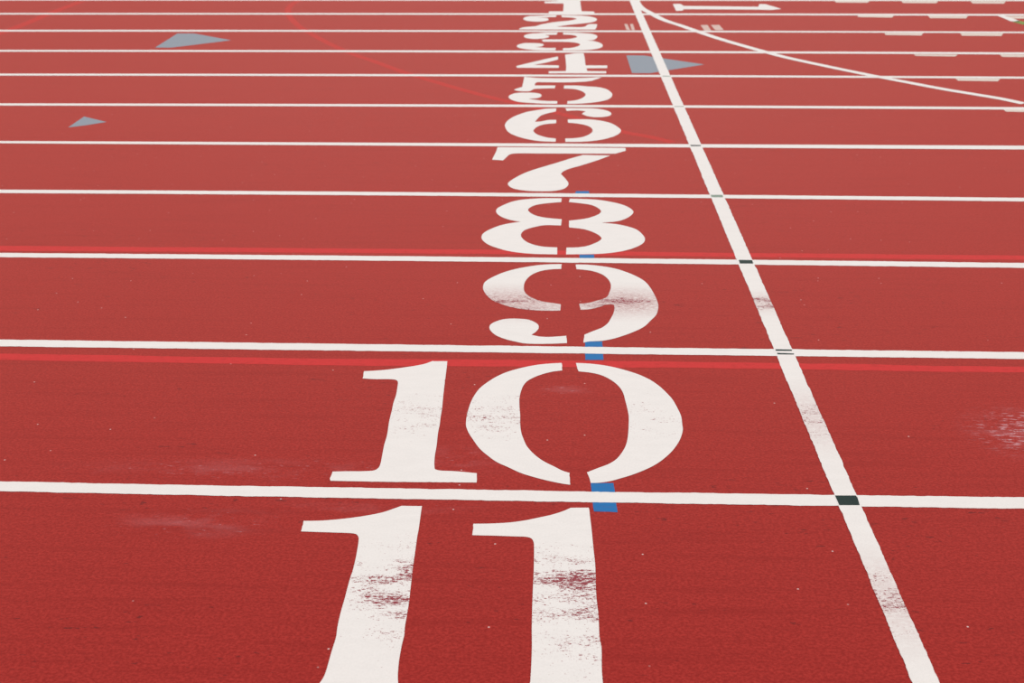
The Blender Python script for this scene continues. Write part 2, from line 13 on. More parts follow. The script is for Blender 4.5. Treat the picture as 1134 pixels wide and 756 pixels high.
BLUE = [[[0.1372,3.6882],[0.2123,3.6903],[0.2171,3.4988],[0.1428,3.5023]],[[0.1436,4.9138],[0.2172,4.9178],[0.2156,4.7206],[0.1406,4.7185]],[[0.1405,6.0645],[0.2142,6.0665],[0.2136,5.98],[0.1391,5.9781]],[[0.1389,7.2458],[0.2156,7.2477],[0.2177,7.1621],[0.1345,7.16]]]
GREEN = [[[[0.9247,3.6243],[0.9918,3.6262],[0.9945,3.6123],[0.9907,3.5637],[0.9257,3.5618]]],[[[0.9286,4.8493],[0.9959,4.8473],[0.9924,4.832],[0.9273,4.8317]],[[0.9284,4.8112],[0.9975,4.8056],[0.9941,4.7942],[0.9286,4.7947]]],[[[0.9305,5.9988],[0.9958,5.9972],[0.9952,5.9433],[0.9281,5.9415]]],[[[0.9238,7.1793],[0.9935,7.1811],[0.9906,7.1294],[0.9245,7.1307]]],[[[0.9267,8.4102],[0.9961,8.4078],[0.9918,8.3753],[0.9255,8.3737]]],[[[0.9281,9.6581],[0.9959,9.6597],[0.9954,9.6361],[0.9282,9.6346]]],[[[0.9314,10.8999],[1.0011,10.9014],[1.0009,10.8687],[0.9313,10.8672]]]]
GREY = [[[-3.8539,12.2664],[-3.8802,13.1494],[-3.7115,13.1526],[-3.2176,12.722],[-3.6957,12.2695]],[[-3.4657,8.8348],[-3.4756,9.1946],[-3.4156,9.1504],[-3.2487,9.0182],[-3.3551,8.9141]],[[0.6761,11.9236],[0.8358,11.923],[1.3499,11.4625],[0.8343,11.0273],[0.6799,11.0307]]]
CURVE = [[0.9898,15.8206],[0.9982,15.4136],[1.0252,15.0795],[1.1009,14.6943],[1.1759,14.3],[1.2681,13.9914],[1.332,13.8358],[1.5005,13.3395],[1.6604,12.8988],[1.8172,12.5278],[1.9678,12.1971],[2.1504,11.8256],[2.4521,11.3525],[2.6907,11.0047],[2.9208,10.6966],[3.1617,10.3826],[3.3577,10.1672],[3.5043,10.0042],[3.6235,9.8188]]
DASH = [[[3.3859,15.8193],[3.81,15.8265],[3.7492,15.6533],[3.3759,15.6632]],[[4.186,15.8162],[4.6307,15.8237],[4.5526,15.6185],[4.1624,15.636]],[[5.0103,15.8136],[5.4376,15.8209],[5.3392,15.5997],[4.9758,15.6096]],[[3.399,14.5921],[3.7999,14.5922],[3.7369,14.4158],[3.3696,14.4578]],[[4.175,14.5919],[4.6154,14.5787],[4.5351,14.3751],[4.1449,14.3887]],[[3.3877,13.3218],[3.7892,13.3296],[3.7268,13.1632],[3.3735,13.1855]],[[4.1593,13.3248],[4.5975,13.3214],[4.522,13.1438],[4.1319,13.1536]],[[3.3574,12.0353],[3.7598,12.0288],[3.7091,11.9253],[3.3524,11.9519]],[[4.149,12.0368],[4.5452,12.0302],[4.4989,11.8983],[4.1346,11.9148]],[[3.3952,10.839],[3.7688,10.839],[3.7125,10.7218],[3.3898,10.7426]],[[3.3945,9.5996],[3.7562,9.595],[3.7206,9.4954],[3.3908,9.5258]],[[4.9847,14.5501],[5.3318,14.5494],[5.2668,14.3611],[5.0074,14.3769]]]
STRIPE = [[[4.9354,14.6768],[5.0105,14.6924],[5.0301,14.4463],[5.0588,14.2081],[5.0199,14.1207],[4.9479,14.1659],[4.9481,14.3758]],[[5.0491,14.208],[5.0752,14.1416],[5.1205,14.0763],[5.0489,13.8669],[4.9944,13.9303],[4.9541,14.1261]]]
ARROW = [[[1.4082,15.4478],[1.4321,15.5124],[1.5035,15.5136],[1.5259,15.3319],[2.3909,15.2753],[2.4378,15.5112],[2.51,15.5033],[2.5658,15.314],[2.6304,15.1032],[2.5054,15.0057],[2.3321,15.0371],[1.5004,15.0572],[1.4749,14.9359],[1.4014,14.909]]]
SMALL = [[[[0.7545,13.889],[0.7866,13.8896],[0.7947,13.4705],[0.7577,13.478]],[[0.8173,13.8902],[0.8486,13.8994],[0.8448,13.4552],[0.8104,13.4627]]],[[[1.563,13.8184],[1.6386,13.8403],[1.6362,13.4412],[1.5648,13.4398]],[[1.6741,13.8307],[1.7669,13.8427],[1.7688,13.4826],[1.6812,13.4712]]]]
FAINT = {'near':[[[-2.2633,4.719],[-0.9165,4.7023],[-0.2548,4.7094],[0.7843,4.7104],[1.1094,4.7084],[1.5703,4.6966],[1.8931,4.7001]],[[-2.2364,4.6538],[-0.9053,4.6362],[-0.2514,4.6407],[0.7762,4.6511],[1.0975,4.6474],[1.5541,4.6387],[1.8735,4.6422]]],'far':[[[-2.8437,6.1284],[-0.3953,6.1332],[0.7728,6.1157],[1.1815,6.1149],[1.9654,6.1083],[2.3698,6.1103]],[[-2.8111,6.0493],[-0.3912,6.0635],[0.7655,6.0482],[1.1702,6.0475],[1.9454,6.037],[2.3458,6.0391]]],'curve':[[-3.0876,15.7941],[-3.1285,15.5444],[-3.106,15.0685],[-3.0373,14.6934],[-2.9229,14.2666],[-2.7192,13.6695],[-2.5047,13.1782],[-2.2002,12.5283],[-1.8928,11.9621],[-1.5729,11.4662],[-1.2748,10.9867],[-0.9636,10.5642],[-0.6754,10.1898],[-0.4073,9.8743],[-0.0855,9.5457],[0.2154,9.1764],[0.4931,8.7912],[0.6434,8.6709],[0.815,8.4886]],'arc':[[-5.7536,12.9669],[-5.7214,13.116],[-5.7154,13.4541],[-5.722,13.8415],[-5.7405,14.3345],[-5.7509,14.9225],[-5.7522,15.6237]]}
GLOW, BASE, SHEEN, TSPEC, SR, KR, KG, KB, TINT, LOW, GMIN, GEL, SPR = 1.4, 1.06, .66, .002, .48, .83, .50, .47, (1,.26,.22,1), .0, .92, 23, .28


# ------------------------------------------------------------------ node helpers
def srgb(r, g, b):
    f = lambda c: (c / 12.92) if c <= .04045 else ((c + .055) / 1.055) ** 2.4
    return (f(r / 255), f(g / 255), f(b / 255), 1.0)


class Nodes:
    def __init__(self, name):
        self.mat = bpy.data.materials.new(name)
        self.mat.use_nodes = True
        self.nt = self.mat.node_tree
        self.bsdf = self.nt.nodes['Principled BSDF']
        self.pos = self.nt.nodes.new('ShaderNodeNewGeometry').outputs['Position']

    def new(self, kind, **kw):
        n = self.nt.nodes.new(kind)
        for k, v in kw.items():
            setattr(n, k, v)
        return n

    def put(self, sock, v):
        if hasattr(v, 'is_linked'):
            self.nt.links.new(v, sock)
        else:
            sock.default_value = v

    def math(self, op, a, b=0.0, clamp=False):
        n = self.new('ShaderNodeMath', operation=op, use_clamp=clamp)
        self.put(n.inputs[0], a)
        self.put(n.inputs[1], b)
        return n.outputs[0]

    def noise(self, sx, sy, detail=3.0, rough=.55, offset=0.0):
        m = self.new('ShaderNodeMapping')
        m.inputs['Scale'].default_value = (sx, sy, 1.0)
        m.inputs['Location'].default_value = (offset, offset * .7, offset)
        self.put(m.inputs['Vector'], self.pos)
        n = self.new('ShaderNodeTexNoise')
        n.inputs['Scale'].default_value = 1.0
        n.inputs['Detail'].default_value = detail
        n.inputs['Roughness'].default_value = rough
        self.put(n.inputs['Vector'], m.outputs[0])
        return n.outputs[0]

    def ramp(self, v, a, b, lo=0.0, hi=1.0):
        n = self.new('ShaderNodeMapRange', interpolation_type='SMOOTHSTEP')
        self.put(n.inputs['Value'], v)
        self.put(n.inputs['From Min'], a)
        self.put(n.inputs['From Max'], b)
        n.inputs['To Min'].default_value = lo
        n.inputs['To Max'].default_value = hi
        return n.outputs['Result']

    def mix(self, fac, a, b, blend='MIX'):
        n = self.new('ShaderNodeMix', data_type='RGBA', blend_type=blend)
        self.put(n.inputs['Factor'], fac)
        self.put(n.inputs['A'], a)
        self.put(n.inputs['B'], b)
        return n.outputs['Result']

    def spot(self, x, y, rx, ry):
        """1 at (x, y) on the ground, fading to 0 at the rim of an ellipse"""
        m = self.new('ShaderNodeMapping')
        m.inputs['Location'].default_value = (-x / rx, -y / ry, 0)
        m.inputs['Scale'].default_value = (1 / rx, 1 / ry, 0)
        self.put(m.inputs['Vector'], self.pos)
        l = self.new('ShaderNodeVectorMath', operation='LENGTH')
        self.put(l.inputs[0], m.outputs[0])
        return self.ramp(l.outputs['Value'], 1.0, 0.0) if False else self.ramp(l.outputs['Value'], 0.0, 1.0, 1.0, 0.0)

    def finish(self, color, rough, spec=.5, bump=None, strength=.3, dist=.002):
        self.put(self.bsdf.inputs['Base Color'], color)
        self.put(self.bsdf.inputs['Roughness'], rough)
        self.bsdf.inputs['Specular IOR Level'].default_value = spec
        if bump is not None:
            b = self.new('ShaderNodeBump')
            b.inputs['Strength'].default_value = strength
            b.inputs['Distance'].default_value = dist
            self.put(b.inputs['Height'], bump)
            self.put(self.bsdf.inputs['Normal'], b.outputs[0])
        return self.mat


K = (KR, KG, KB, 1)
TRACK_RED = tuple(a * b for a, b in zip(K, (.405, .0375, .034, 1)))
TRACK_DARK = tuple(a * b for a, b in zip(K, (.27, .021, .021, 1)))
TRACK_LIGHT = tuple(a * b for a, b in zip(K, (.50, .065, .058, 1)))
SCUFF = (.62, .42, .47, 1)


def track_color(N):
    grain = N.noise(105, 125, 3, .65)
    coarse = N.noise(38, 60, 4, .65, 3.1)
    streak = N.noise(1.3, 26, 3, .6, 9.0)
    c = N.mix(N.ramp(grain, .36, .64), TRACK_DARK, TRACK_LIGHT)
    c = N.mix(.33, c, TRACK_RED)
    c = N.mix(N.ramp(coarse, .42, .72, 0, .45), c, TRACK_DARK)
    c = N.mix(N.ramp(streak, .47, .72, 0, .38), c, TRACK_DARK)
    # dark rubber flecks dragged along the lanes
    fleck = N.noise(19, 62, 3, .6, 5.5)
    where = N.noise(.9, 3.2, 2, .5, 1.7)
    th = N.ramp(where, .35, .7, .735, .63)
    c = N.mix(N.ramp(N.math('SUBTRACT', fleck, th), 0, .05, 0, .8), c, (.085, .010, .012, 1))
    return c, grain


def track_material():
    N = Nodes('red_track_rubber')
    c, grain = track_color(N)
    # chalky scuffs where shoes and equipment were dragged
    dust = N.noise(26, 95, 5, .7, 2.2)
    haze = N.noise(5, 14, 3, .6, 4.2)
    for x, y, rx, ry, th, amt in ((1.72, 4.10, .29, .27, .53, 1.0), (-.95, 3.75, .85, .11, .60, .55), (-.35, 3.84, .35, .15, .62, .5),
                                  (-1.11, 3.40, .36, .13, .615, .7), (.06, 4.42, .14, .07, .57, .5), (-.55, 3.52, .5, .12, .64, .4)):
        m = N.spot(x, y, rx, ry)
        k = N.math('MULTIPLY', N.ramp(dust, th, th + .1), m)
        k2 = N.math('MULTIPLY', N.ramp(haze, .4, .7), m)
        c = N.mix(N.math('MULTIPLY', k, amt), c, SCUFF)
        c = N.mix(N.math('MULTIPLY', k2, .16 * amt), c, SCUFF)
    # pale crumbs
    v = N.new('ShaderNodeTexVoronoi', feature='F1', voronoi_dimensions='2D')
    v.inputs['Scale'].default_value = 7.0
    N.put(v.inputs['Vector'], N.pos)
    sel = N.new('ShaderNodeSeparateColor')
    N.put(sel.inputs[0], v.outputs['Color'])
    near = N.ramp(v.outputs['Distance'], .012, .028, 1, 0)
    pick = N.ramp(sel.outputs[0], .84, .87)
    c = N.mix(N.math('MULTIPLY', N.math('MULTIPLY', near, pick), .8), c, (.75, .62, .60, 1))
    N.bsdf.inputs['Sheen Weight'].default_value = SHEEN
    N.bsdf.inputs['Sheen Roughness'].default_value = SR
    N.bsdf.inputs['Sheen Tint'].default_value = TINT
    return N.finish(c, SPR, TSPEC, grain, .35, .0025)


PAINT = (.845, .795, .772, 1)


def paint_material(name, bands=(), base=.0, color=PAINT, dusty=0.0):
    """matt line paint; bands = (x, y, rx, ry, strength) of spike wear"""
    N = Nodes(name)
    tone = N.noise(9, 22, 4, .65, 6.0)
    grain = N.noise(140, 140, 2, .6)
    c = N.mix(N.ramp(tone, .35, .7, 0, .5), color, tuple(v * .93 for v in color[:3]) + (1,))
    c = N.mix(N.ramp(grain, .35, .65, 0, .14), c, tuple(v * .72 for v in color[:3]) + (1,))
    red = (.27, .028, .042, 1)
    chip = N.math('MAXIMUM', N.noise(44, 110, 5, .70, 11.0), N.math('SUBTRACT', N.noise(95, 210, 4, .66, 21.0), .012))
    clump = N.noise(7, 17, 2, .5, 8.0)
    pit = N.noise(110, 170, 2, .6, 2.0)
    total = None
    for x, y, rx, ry, s in bands:
        k = N.math('MULTIPLY', N.spot(x, y, rx, ry), s)
        total = k if total is None else N.math('MAXIMUM', total, k)
    if total is None:
        total = N.math('ADD', 0.0, 0.0)
    amount = N.math('ADD', total, base)
    amount = N.math('MULTIPLY', amount, N.ramp(clump, .3, .65, .62, 1.12))
    th = N.math('SUBTRACT', .80, N.math('MULTIPLY', amount, .27))
    wear = N.ramp(N.math('SUBTRACT', chip, th), -.012, .05)
    th2 = N.math('SUBTRACT', .84, N.math('MULTIPLY', amount, .22))
    wear2 = N.ramp(N.math('SUBTRACT', pit, th2), -.01, .05, 0, .7)
    if dusty:
        d = N.math('MULTIPLY', N.ramp(N.noise(45, 90, 6, .8, 4.0), .30, .66), total)
        c = N.mix(N.math('MULTIPLY', d, dusty), c, (.42, .13, .13, 1))
    c = N.mix(wear, c, red)
    c = N.mix(wear2, c, red)
    return N.finish(c, .7, .35, grain, .2, .002)


def flat_material(name, color, rough=.65, patch=None, amount=.4, spec=.08, sheen=0.0):
    N = Nodes(name)
    g = N.noise(140, 140, 2, .6)
    t = N.noise(25, 50, 4, .65, 3.0)
    c = N.mix(N.ramp(g, .35, .65, 0, .22), color, tuple(v * .7 for v in color[:3]) + (1,))
    if patch:
        c = N.mix(N.ramp(t, .45, .75, 0, amount), c, patch)
    if sheen:
        N.bsdf.inputs['Sheen Weight'].default_value = sheen
        N.bsdf.inputs['Sheen Roughness'].default_value = SR
        N.bsdf.inputs['Sheen Tint'].default_value = TINT
    return N.finish(c, rough, spec, g, .25, .002)


M_TRACK = track_material()
M_LANE = paint_material('white_lane_paint', base=.10)
M_FINISH = paint_material('white_cross_paint', [(.965, 3.04, .35, .36, .72), (.968, 5.40, .3, .20, .9), (.962, 4.2, .3, .4, .7)], base=.22, dusty=.5)
M_ELEVEN = paint_material('chipped_white_paint', [(-.38, 3.05, .42, .50, .80), (.10, 3.10, .48, .36, .80), (.13, 2.92, .45, .45, .66)], base=.30)
M_TEN = paint_material('speckled_white_paint', [(-.15, 4.18, 1.6, .42, .66)], base=.2)
M_NINE = paint_material('scuffed_white_paint', [(-.2, 5.37, .62, .30, .98), (.31, 5.39, .55, .28, .98)], base=.05, dusty=.85)
M_NUMBER = paint_material('white_number_paint', base=.06)
M_DUSTY = flat_material('dusty_white_paint', (.70, .50, .45, 1), patch=(.5, .18, .16, 1), amount=.35)
M_DASH = flat_material('worn_white_paint', (.76, .64, .57, 1), patch=(.6, .36, .32, 1), amount=.35)
M_FAINT = flat_material('bright_red_touch_up', (.60, .030, .034, 1), .62, TRACK_RED, .5, .02, SHEEN * .7)
M_FAINTER = flat_material('faded_red_touch_up', (.52, .022, .020, 1), .62, TRACK_RED, .75, .02, SHEEN * .8)
M_BLUE = flat_material('blue_mark_paint', (.014, .165, .44, 1), .6, (.10, .09, .24, 1), .35)
M_GREEN = flat_material('dark_green_tape', (.016, .034, .030, 1), .55)
M_PALEGREEN = flat_material('worn_green_tape', (.26, .33, .27, 1), .6)
M_GREY = flat_material('grey_arrow_paint', (.285, .32, .375, 1), .65, (.36, .33, .36, 1), .4)
M_LEAF = flat_material('light_green_paint', (.22, .30, .075, 1), .65)


# ------------------------------------------------------------------ mesh helpers
def spline(pts, n=7):
    """closed Catmull-Rom through (x, y, corner); corners stay sharp"""
    P = [Vector((p[0], p[1])) for p in pts]
    sharp = [len(p) > 2 and p[2] == 1 for p in pts]
    out = []
    k = len(P)
    for i in range(k):
        p0, p1, p2, p3 = P[i - 1], P[i], P[(i + 1) % k], P[(i + 2) % k]
        s1, s2 = sharp[i], sharp[(i + 1) % k]
        if s1 and s2:
            out.append(p1)
            continue
        if s1: p0 = p1 - (p2 - p1) * .8
        if s2: p3 = p2 + (p2 - p1) * .8
        d1 = max((p1 - p0).length, 1e-5) ** .5
        d2 = max((p2 - p1).length, 1e-5) ** .5
        d3 = max((p3 - p2).length, 1e-5) ** .5
        t1 = ((p1 - p0) / d1 - (p2 - p0) / (d1 + d2) + (p2 - p1) / d2) * d2
        t2 = ((p2 - p1) / d2 - (p3 - p1) / (d2 + d3) + (p3 - p2) / d3) * d2
        for j in range(n):
            t = j / n
            out.append(p1 * (2 * t**3 - 3 * t**2 + 1) + t1 * (t**3 - 2 * t**2 + t) + p2 * (-2 * t**3 + 3 * t**2) + t2 * (t**3 - t**2))
    return out


def roughen(poly, step=.009, amp=.0011, limit=3.0):
    """ragged paint edge: resample and shift the rim by about a millimetre"""
    out = []
    k = len(poly)
    drift = 0.0
    for i in range(k):
        a, b = poly[i], poly[(i + 1) % k]
        d = b - a
        L = d.length
        if L < 1e-6:
            continue
        m = max(1, int(L / step)) if abs(a.x) < limit and abs(b.x) < limit else 1
        nrm = Vector((-d.y, d.x)) / L
        for j in range(m):
            drift = drift * .7 + random.gauss(0, amp) * .6
            out.append(a + d * (j / m) + nrm * (drift if j else 0.0))
    return out


def slab(name, polys, mat, top, bottom=None, parent=None, origin=None):
    """one mesh: each outline raised from the track surface to its paint thickness"""
    pts = [p for poly in polys for p in poly]
    if origin is None:
        xs = [p[0] for p in pts]; ys = [p[1] for p in pts]
        origin = Vector(((min(xs) + max(xs)) / 2, (min(ys) + max(ys)) / 2))
    if bottom is None:
        bottom = top - FILM
    bm = bmesh.new()
    for poly in polys:
        area = sum(poly[i][0] * poly[(i + 1) % len(poly)][1] - poly[(i + 1) % len(poly)][0] * poly[i][1] for i in range(len(poly)))
        if area < 0:
            poly = poly[::-1]
        lo = [bm.verts.new((p[0] - origin.x, p[1] - origin.y, bottom)) for p in poly]
        hi = [bm.verts.new((p[0] - origin.x, p[1] - origin.y, top)) for p in poly]
        f = [bm.faces.new(hi), bm.faces.new(lo[::-1])]
        k = len(poly)
        for i in range(k):
            bm.faces.new((lo[i], lo[(i + 1) % k], hi[(i + 1) % k], hi[i]))
        bm.normal_update()
        bmesh.ops.triangulate(bm, faces=f, ngon_method='EAR_CLIP')
    me = bpy.data.meshes.new(name)
    bm.to_mesh(me)
    bm.free()
    me.materials.append(mat)
    o = bpy.data.objects.new(name, me)
    COL.objects.link(o)
    if parent is not None:
        o.parent = parent
        o.location = (origin.x - parent['_o'][0], origin.y - parent['_o'][1], 0)
    else:
        o.location = (origin.x, origin.y, 0)
    return o


def tag(o, label, cat, group=None):
    o['label'] = label
    o['category'] = cat
    if group:
        o['group'] = group
    return o


def empty(name, x, y, parent=None):
    o = bpy.data.objects.new(name, None)
    o.empty_display_size = .1
    COL.objects.link(o)
    o['_o'] = (x, y)
    if parent is not None:
        o.parent = parent
        o.location = (x - parent['_o'][0], y - parent['_o'][1], 0)
    else:
        o.location = (x, y, 0)
    return o


def V(pts):
    return [Vector((p[0], p[1])) for p in pts]


def ribbon(center, width):
    """outline of a painted line of constant width along a smooth path"""
    C = V(center)
    k = len(C)
    fine = []
    for i in range(k - 1):
        p0 = C[i - 1] if i else C[0] * 2 - C[1]
        p3 = C[i + 2] if i + 2 < k else C[-1] * 2 - C[-2]
        for j in range(8):
            t = j / 8
            fine.append(.5 * ((2 * C[i]) + (C[i + 1] - p0) * t + (2 * p0 - 5 * C[i] + 4 * C[i + 1] - p3) * t * t + (3 * C[i] - p0 - 3 * C[i + 1] + p3) * t**3))
    fine.append(C[-1])
    left, right = [], []
    for i, p in enumerate(fine):
        d = (fine[min(i + 1, len(fine) - 1)] - fine[max(i - 1, 0)]).normalized()
        n = Vector((-d.y, d.x)) * width / 2
        left.append(p + n)
        right.append(p - n)
    return left + right[::-1]


# paint layers, in metres above the rubber
# every kind of paint is a film of its own, lying on the film below it
Z_FAINT, Z_BLUE, Z_GREY, Z_NUMBER, Z_LANE, Z_CURVE, Z_FINISH, Z_GREEN = .0003, .0006, .0006, .0009, .0012, .0015, .0018, .0021
FILM = .00028

# ------------------------------------------------------------------ setting
def sheet(name, x0, x1, y0, y1, z, mat):
    me = bpy.data.meshes.new(name)
    me.from_pydata([(x0, y0, 0), (x1, y0, 0), (x1, y1, 0), (x0, y1, 0), (x0, y0, -.05), (x1, y0, -.05), (x1, y1, -.05), (x0, y1, -.05)], [],
                   [(0, 1, 2, 3), (7, 6, 5, 4), (0, 4, 5, 1), (1, 5, 6, 2), (2, 6, 7, 3), (3, 7, 4, 0)])
    me.materials.append(mat)
    o = bpy.data.objects.new(name, me)
    COL.objects.link(o)
    o.location = (0, 0, z)
    o['kind'] = 'structure'
    return o


floor = sheet('floor', -24, 24, -4, 16.6, 0, M_TRACK)
floor['label'] = 'red granular rubber running track surface'

# ------------------------------------------------------------------ lane lines
LANE_LABELS = [
    'widest and nearest white lane line, between the painted numbers 10 and 11',
    'white lane line between the painted numbers 9 and 10',
    'white lane line between the painted numbers 8 and 9',
    'white lane line between the painted numbers 7 and 8',
    'white lane line between the painted numbers 6 and 7',
    'white lane line between the painted numbers 5 and 6',
    'white lane line between the painted numbers 4 and 5',
    'white lane line between the painted numbers 3 and 4',
    'white lane line between the painted numbers 2 and 3',
    'white lane line between the painted numbers 1 and 2',
    'farthest white lane line along the top edge, behind the number 1',
]
LANE_TRIM = [0, 0, .002, .008, .022, .028, .036, .050, .056, .070, .06]
for i, L in enumerate(LANES):
    far, near = V(L['far']), V(L['near'])
    t = LANE_TRIM[i] / 2
    far = [p - Vector((0, t)) for p in far]
    near = [p + Vector((0, t)) for p in near]
    s0 = Vector((-9.0 - far[0].x, 0)); s1 = Vector((9.0 - far[-1].x, 0))
    far = [far[0] + s0] + far + [far[-1] + s1]
    near = [near[0] + s0] + near + [near[-1] + s1]
    poly = near + far[::-1]
    if i < 4:
        poly = roughen(poly, .011, .0012, 3.2)
    o = slab('lane_line', [poly], M_LANE, Z_LANE)
    tag(o, LANE_LABELS[i], 'lane line', 'white lane lines')

fl, fr = V(FINISH['left']), V(FINISH['right'])
d0 = fl[0] - fl[1]
ext = d0 * (1.2 / d0.length)
fl = [fl[0] + ext] + fl
fr = [fr[0] + ext] + fr
o = slab('cross_line', [roughen(fl + fr[::-1], .010, .0012)], M_FINISH, Z_FINISH)
tag(o, 'straight white line crossing every lane to the right of the numbers', 'start line')

o = slab('curved_line', [ribbon(CURVE, .085)], M_LANE, Z_CURVE)
tag(o, 'thin white curved line fanning out rightwards from the top of the straight cross line', 'curved line')

# ------------------------------------------------------------------ lane numbers
NUM_LABELS = {
    '11': 'largest and nearest white stencilled lane number 11, heavily chipped',
    '10': 'white stencilled lane number 10 above the nearest lane line',
    '9': 'white stencilled lane number 9 with a scuffed pinkish middle',
    '8': 'white stencilled lane number 8 split by a gap in its middle',
    '7': 'white stencilled lane number 7 with a detached top bar',
    '6': 'white stencilled lane number 6 split in three pieces',
    '5': 'white stencilled lane number 5 below the number 4',
    '4': 'white stencilled lane number 4 left of a grey arrowhead',
    '3': 'white stencilled lane number 3 squeezed between its two lane lines',
    '2': 'white stencilled lane number 2 just under the number 1',
    '1': 'farthest white lane number 1 cut by the top edge',
}
STROKES = {'9': ['bowl', 'hook', 'stem'], '8': ['loop', 'loop'], '7': ['top_bar', 'stem'], '6': ['stem', 'hook', 'bowl'],
           '5': ['flag', 'hook', 'bowl'], '4': ['diagonal', 'stem'], '3': ['hook', 'hook', 'bowl'], '2': ['hook', 'stem']}
NUM_MAT = {'11': M_ELEVEN, '10': M_TEN, '9': M_NINE}
for key, digits in NUMBERS.items():
    mat = NUM_MAT.get(key, M_NUMBER)
    near = key in ('11', '10', '9')
    shaped = []
    for strokes in digits:
        ss = [spline(s) for s in strokes]
        if near:
            ss = [roughen(s, .010, .0011) for s in ss]
        shaped.append(ss)
    allp = [p for ss in shaped for s in ss for p in s]
    cx = (min(p.x for p in allp) + max(p.x for p in allp)) / 2
    cy = (min(p.y for p in allp) + max(p.y for p in allp)) / 2
    if key == '1':
        root = slab('lane_number', shaped[0], mat, Z_NUMBER)
    else:
        root = empty('lane_number', cx, cy)
        if len(shaped) > 1:
            for ss in shaped:
                if len(ss) == 1:
                    slab('digit', ss, mat, Z_NUMBER, parent=root)
                else:
                    dp = [p for s in ss for p in s]
                    de = empty('digit', sum(p.x for p in dp) / len(dp), sum(p.y for p in dp) / len(dp), root)
                    for s in ss:
                        slab('loop', [s], mat, Z_NUMBER, parent=de)
        else:
            for s, part in zip(shaped[0], STROKES[key]):
                slab(part, [s], mat, Z_NUMBER, parent=root)
    tag(root, NUM_LABELS[key], 'number', 'painted lane numbers')

# ------------------------------------------------------------------ coloured marks
BLUE_LABELS = ['largest blue mark, straddling the lane line between 10 and 11',
               'blue mark straddling the lane line between the numbers 9 and 10',
               'blue mark on the lane line below the number 8',
               'smallest blue mark, on the lane line below the number 7']
for s, l in zip(BLUE, BLUE_LABELS):
    o = slab('blue_mark', [roughen(V(s), .02, .0012)], M_BLUE, Z_BLUE)
    tag(o, l, 'mark', 'blue marks beside the numbers')

GREEN_LABELS = ['largest dark green mark where cross line meets lane line between 10 and 11',
                'pair of thin dark green bars where cross line meets line between 9 and 10',
                'dark green mark where the cross line meets the line between 8 and 9',
                'faded grey green mark where the cross line meets the line between 7 and 8',
                'thin dark green mark where the cross line meets the line between 6 and 7',
                'faint green sliver where the cross line meets the line between 5 and 6',
                'faint green sliver where the cross line meets the line between 4 and 5']
GREEN_MAT = [M_GREEN, M_GREEN, M_GREEN, M_PALEGREEN, M_GREEN, M_PALEGREEN, M_PALEGREEN]
for s, l, m in zip(GREEN, GREEN_LABELS, GREEN_MAT):
    if len(s) == 1:
        o = slab('green_mark', [V(s[0])], m, Z_GREEN)
    else:
        c = [p for q in s for p in q]
        o = empty('green_mark', sum(p[0] for p in c) / len(c), sum(p[1] for p in c) / len(c))
        for q in s:
            slab('bar', [V(q)], m, Z_GREEN, parent=o)
    tag(o, l, 'mark', 'green marks at the line crossings')

GREY_LABELS = ['large grey arrowhead painted in the far left lane, third from the top',
               'small grey triangle painted at the far left, below the large arrowhead',
               'grey arrowhead pointing right, crossed by the straight white cross line']
for s, l in zip(GREY, GREY_LABELS):
    o = slab('grey_arrowhead', [V(s)], M_GREY, Z_GREY)
    tag(o, l, 'arrowhead', 'grey arrowheads')

o = slab('direction_arrow', [V(ARROW[0])], M_LANE, Z_NUMBER)
tag(o, 'slim white arrow with a diamond tail beside the far end of the cross line', 'arrow')

o = slab('small_mark', [V(SMALL[0][0]), V(SMALL[0][1])], M_DUSTY, Z_NUMBER)
tag(o, 'tiny faded white mark just left of the cross line, in lane 2', 'mark', 'tiny faded white marks')
o = empty('small_mark', *[sum(p[k] for q in SMALL[1] for p in q) / 8 for k in (0, 1)])
for q in SMALL[1]:
    slab('bar', [V(q)], M_DUSTY, Z_NUMBER, parent=o)
tag(o, 'pair of tiny faded white bars under the slim arrow, touching the curved line', 'mark', 'tiny faded white marks')

DASH_LABELS = ['leftmost white dash on the farthest lane line, right of the slim arrow',
               'middle white dash on the farthest lane line at the top edge',
               'rightmost white dash on the farthest lane line at the top edge',
               'left white dash under the lane line between 1 and 2',
               'middle white dash under the lane line between 1 and 2',
               'left white dash under the lane line between 2 and 3',
               'right white dash under the lane line between 2 and 3',
               'left white dash under the lane line between 3 and 4',
               'right white dash under the lane line between 3 and 4, at the right edge',
               'white dash under the lane line between 4 and 5, above the curved line',
               'white dash under the lane line between 5 and 6, at the right edge',
               'white dash at the right edge above the short white and green stripe']
for s, l in zip(DASH, DASH_LABELS):
    o = slab('dash', [V(s)], M_DASH, Z_NUMBER)
    tag(o, l, 'dash', 'white dashes along the far lane lines')

root = empty('short_stripe', *STRIPE[0][3])
slab('white_stripe', [V(STRIPE[0])], M_NUMBER, Z_CURVE, parent=root)
slab('green_stripe', [V(STRIPE[1])], M_LEAF, Z_CURVE, parent=root)['label'] = 'light green end of the stripe'
tag(root, 'short slanting stripe at the upper right edge, white turning light green', 'stripe')

# ------------------------------------------------------------------ faint touched-up red lines
def faint_band(key, label):
    a, b = V(FAINT[key][0]), V(FAINT[key][1])
    a = [Vector((-9, a[0].y))] + a + [Vector((9, a[-1].y))]
    b = [Vector((-9, b[0].y))] + b + [Vector((9, b[-1].y))]
    tag(slab('red_stripe', [roughen(a + b[::-1], .03, .0015)], M_FAINT, Z_FAINT), label, 'stripe', 'brighter red painted-over lines')


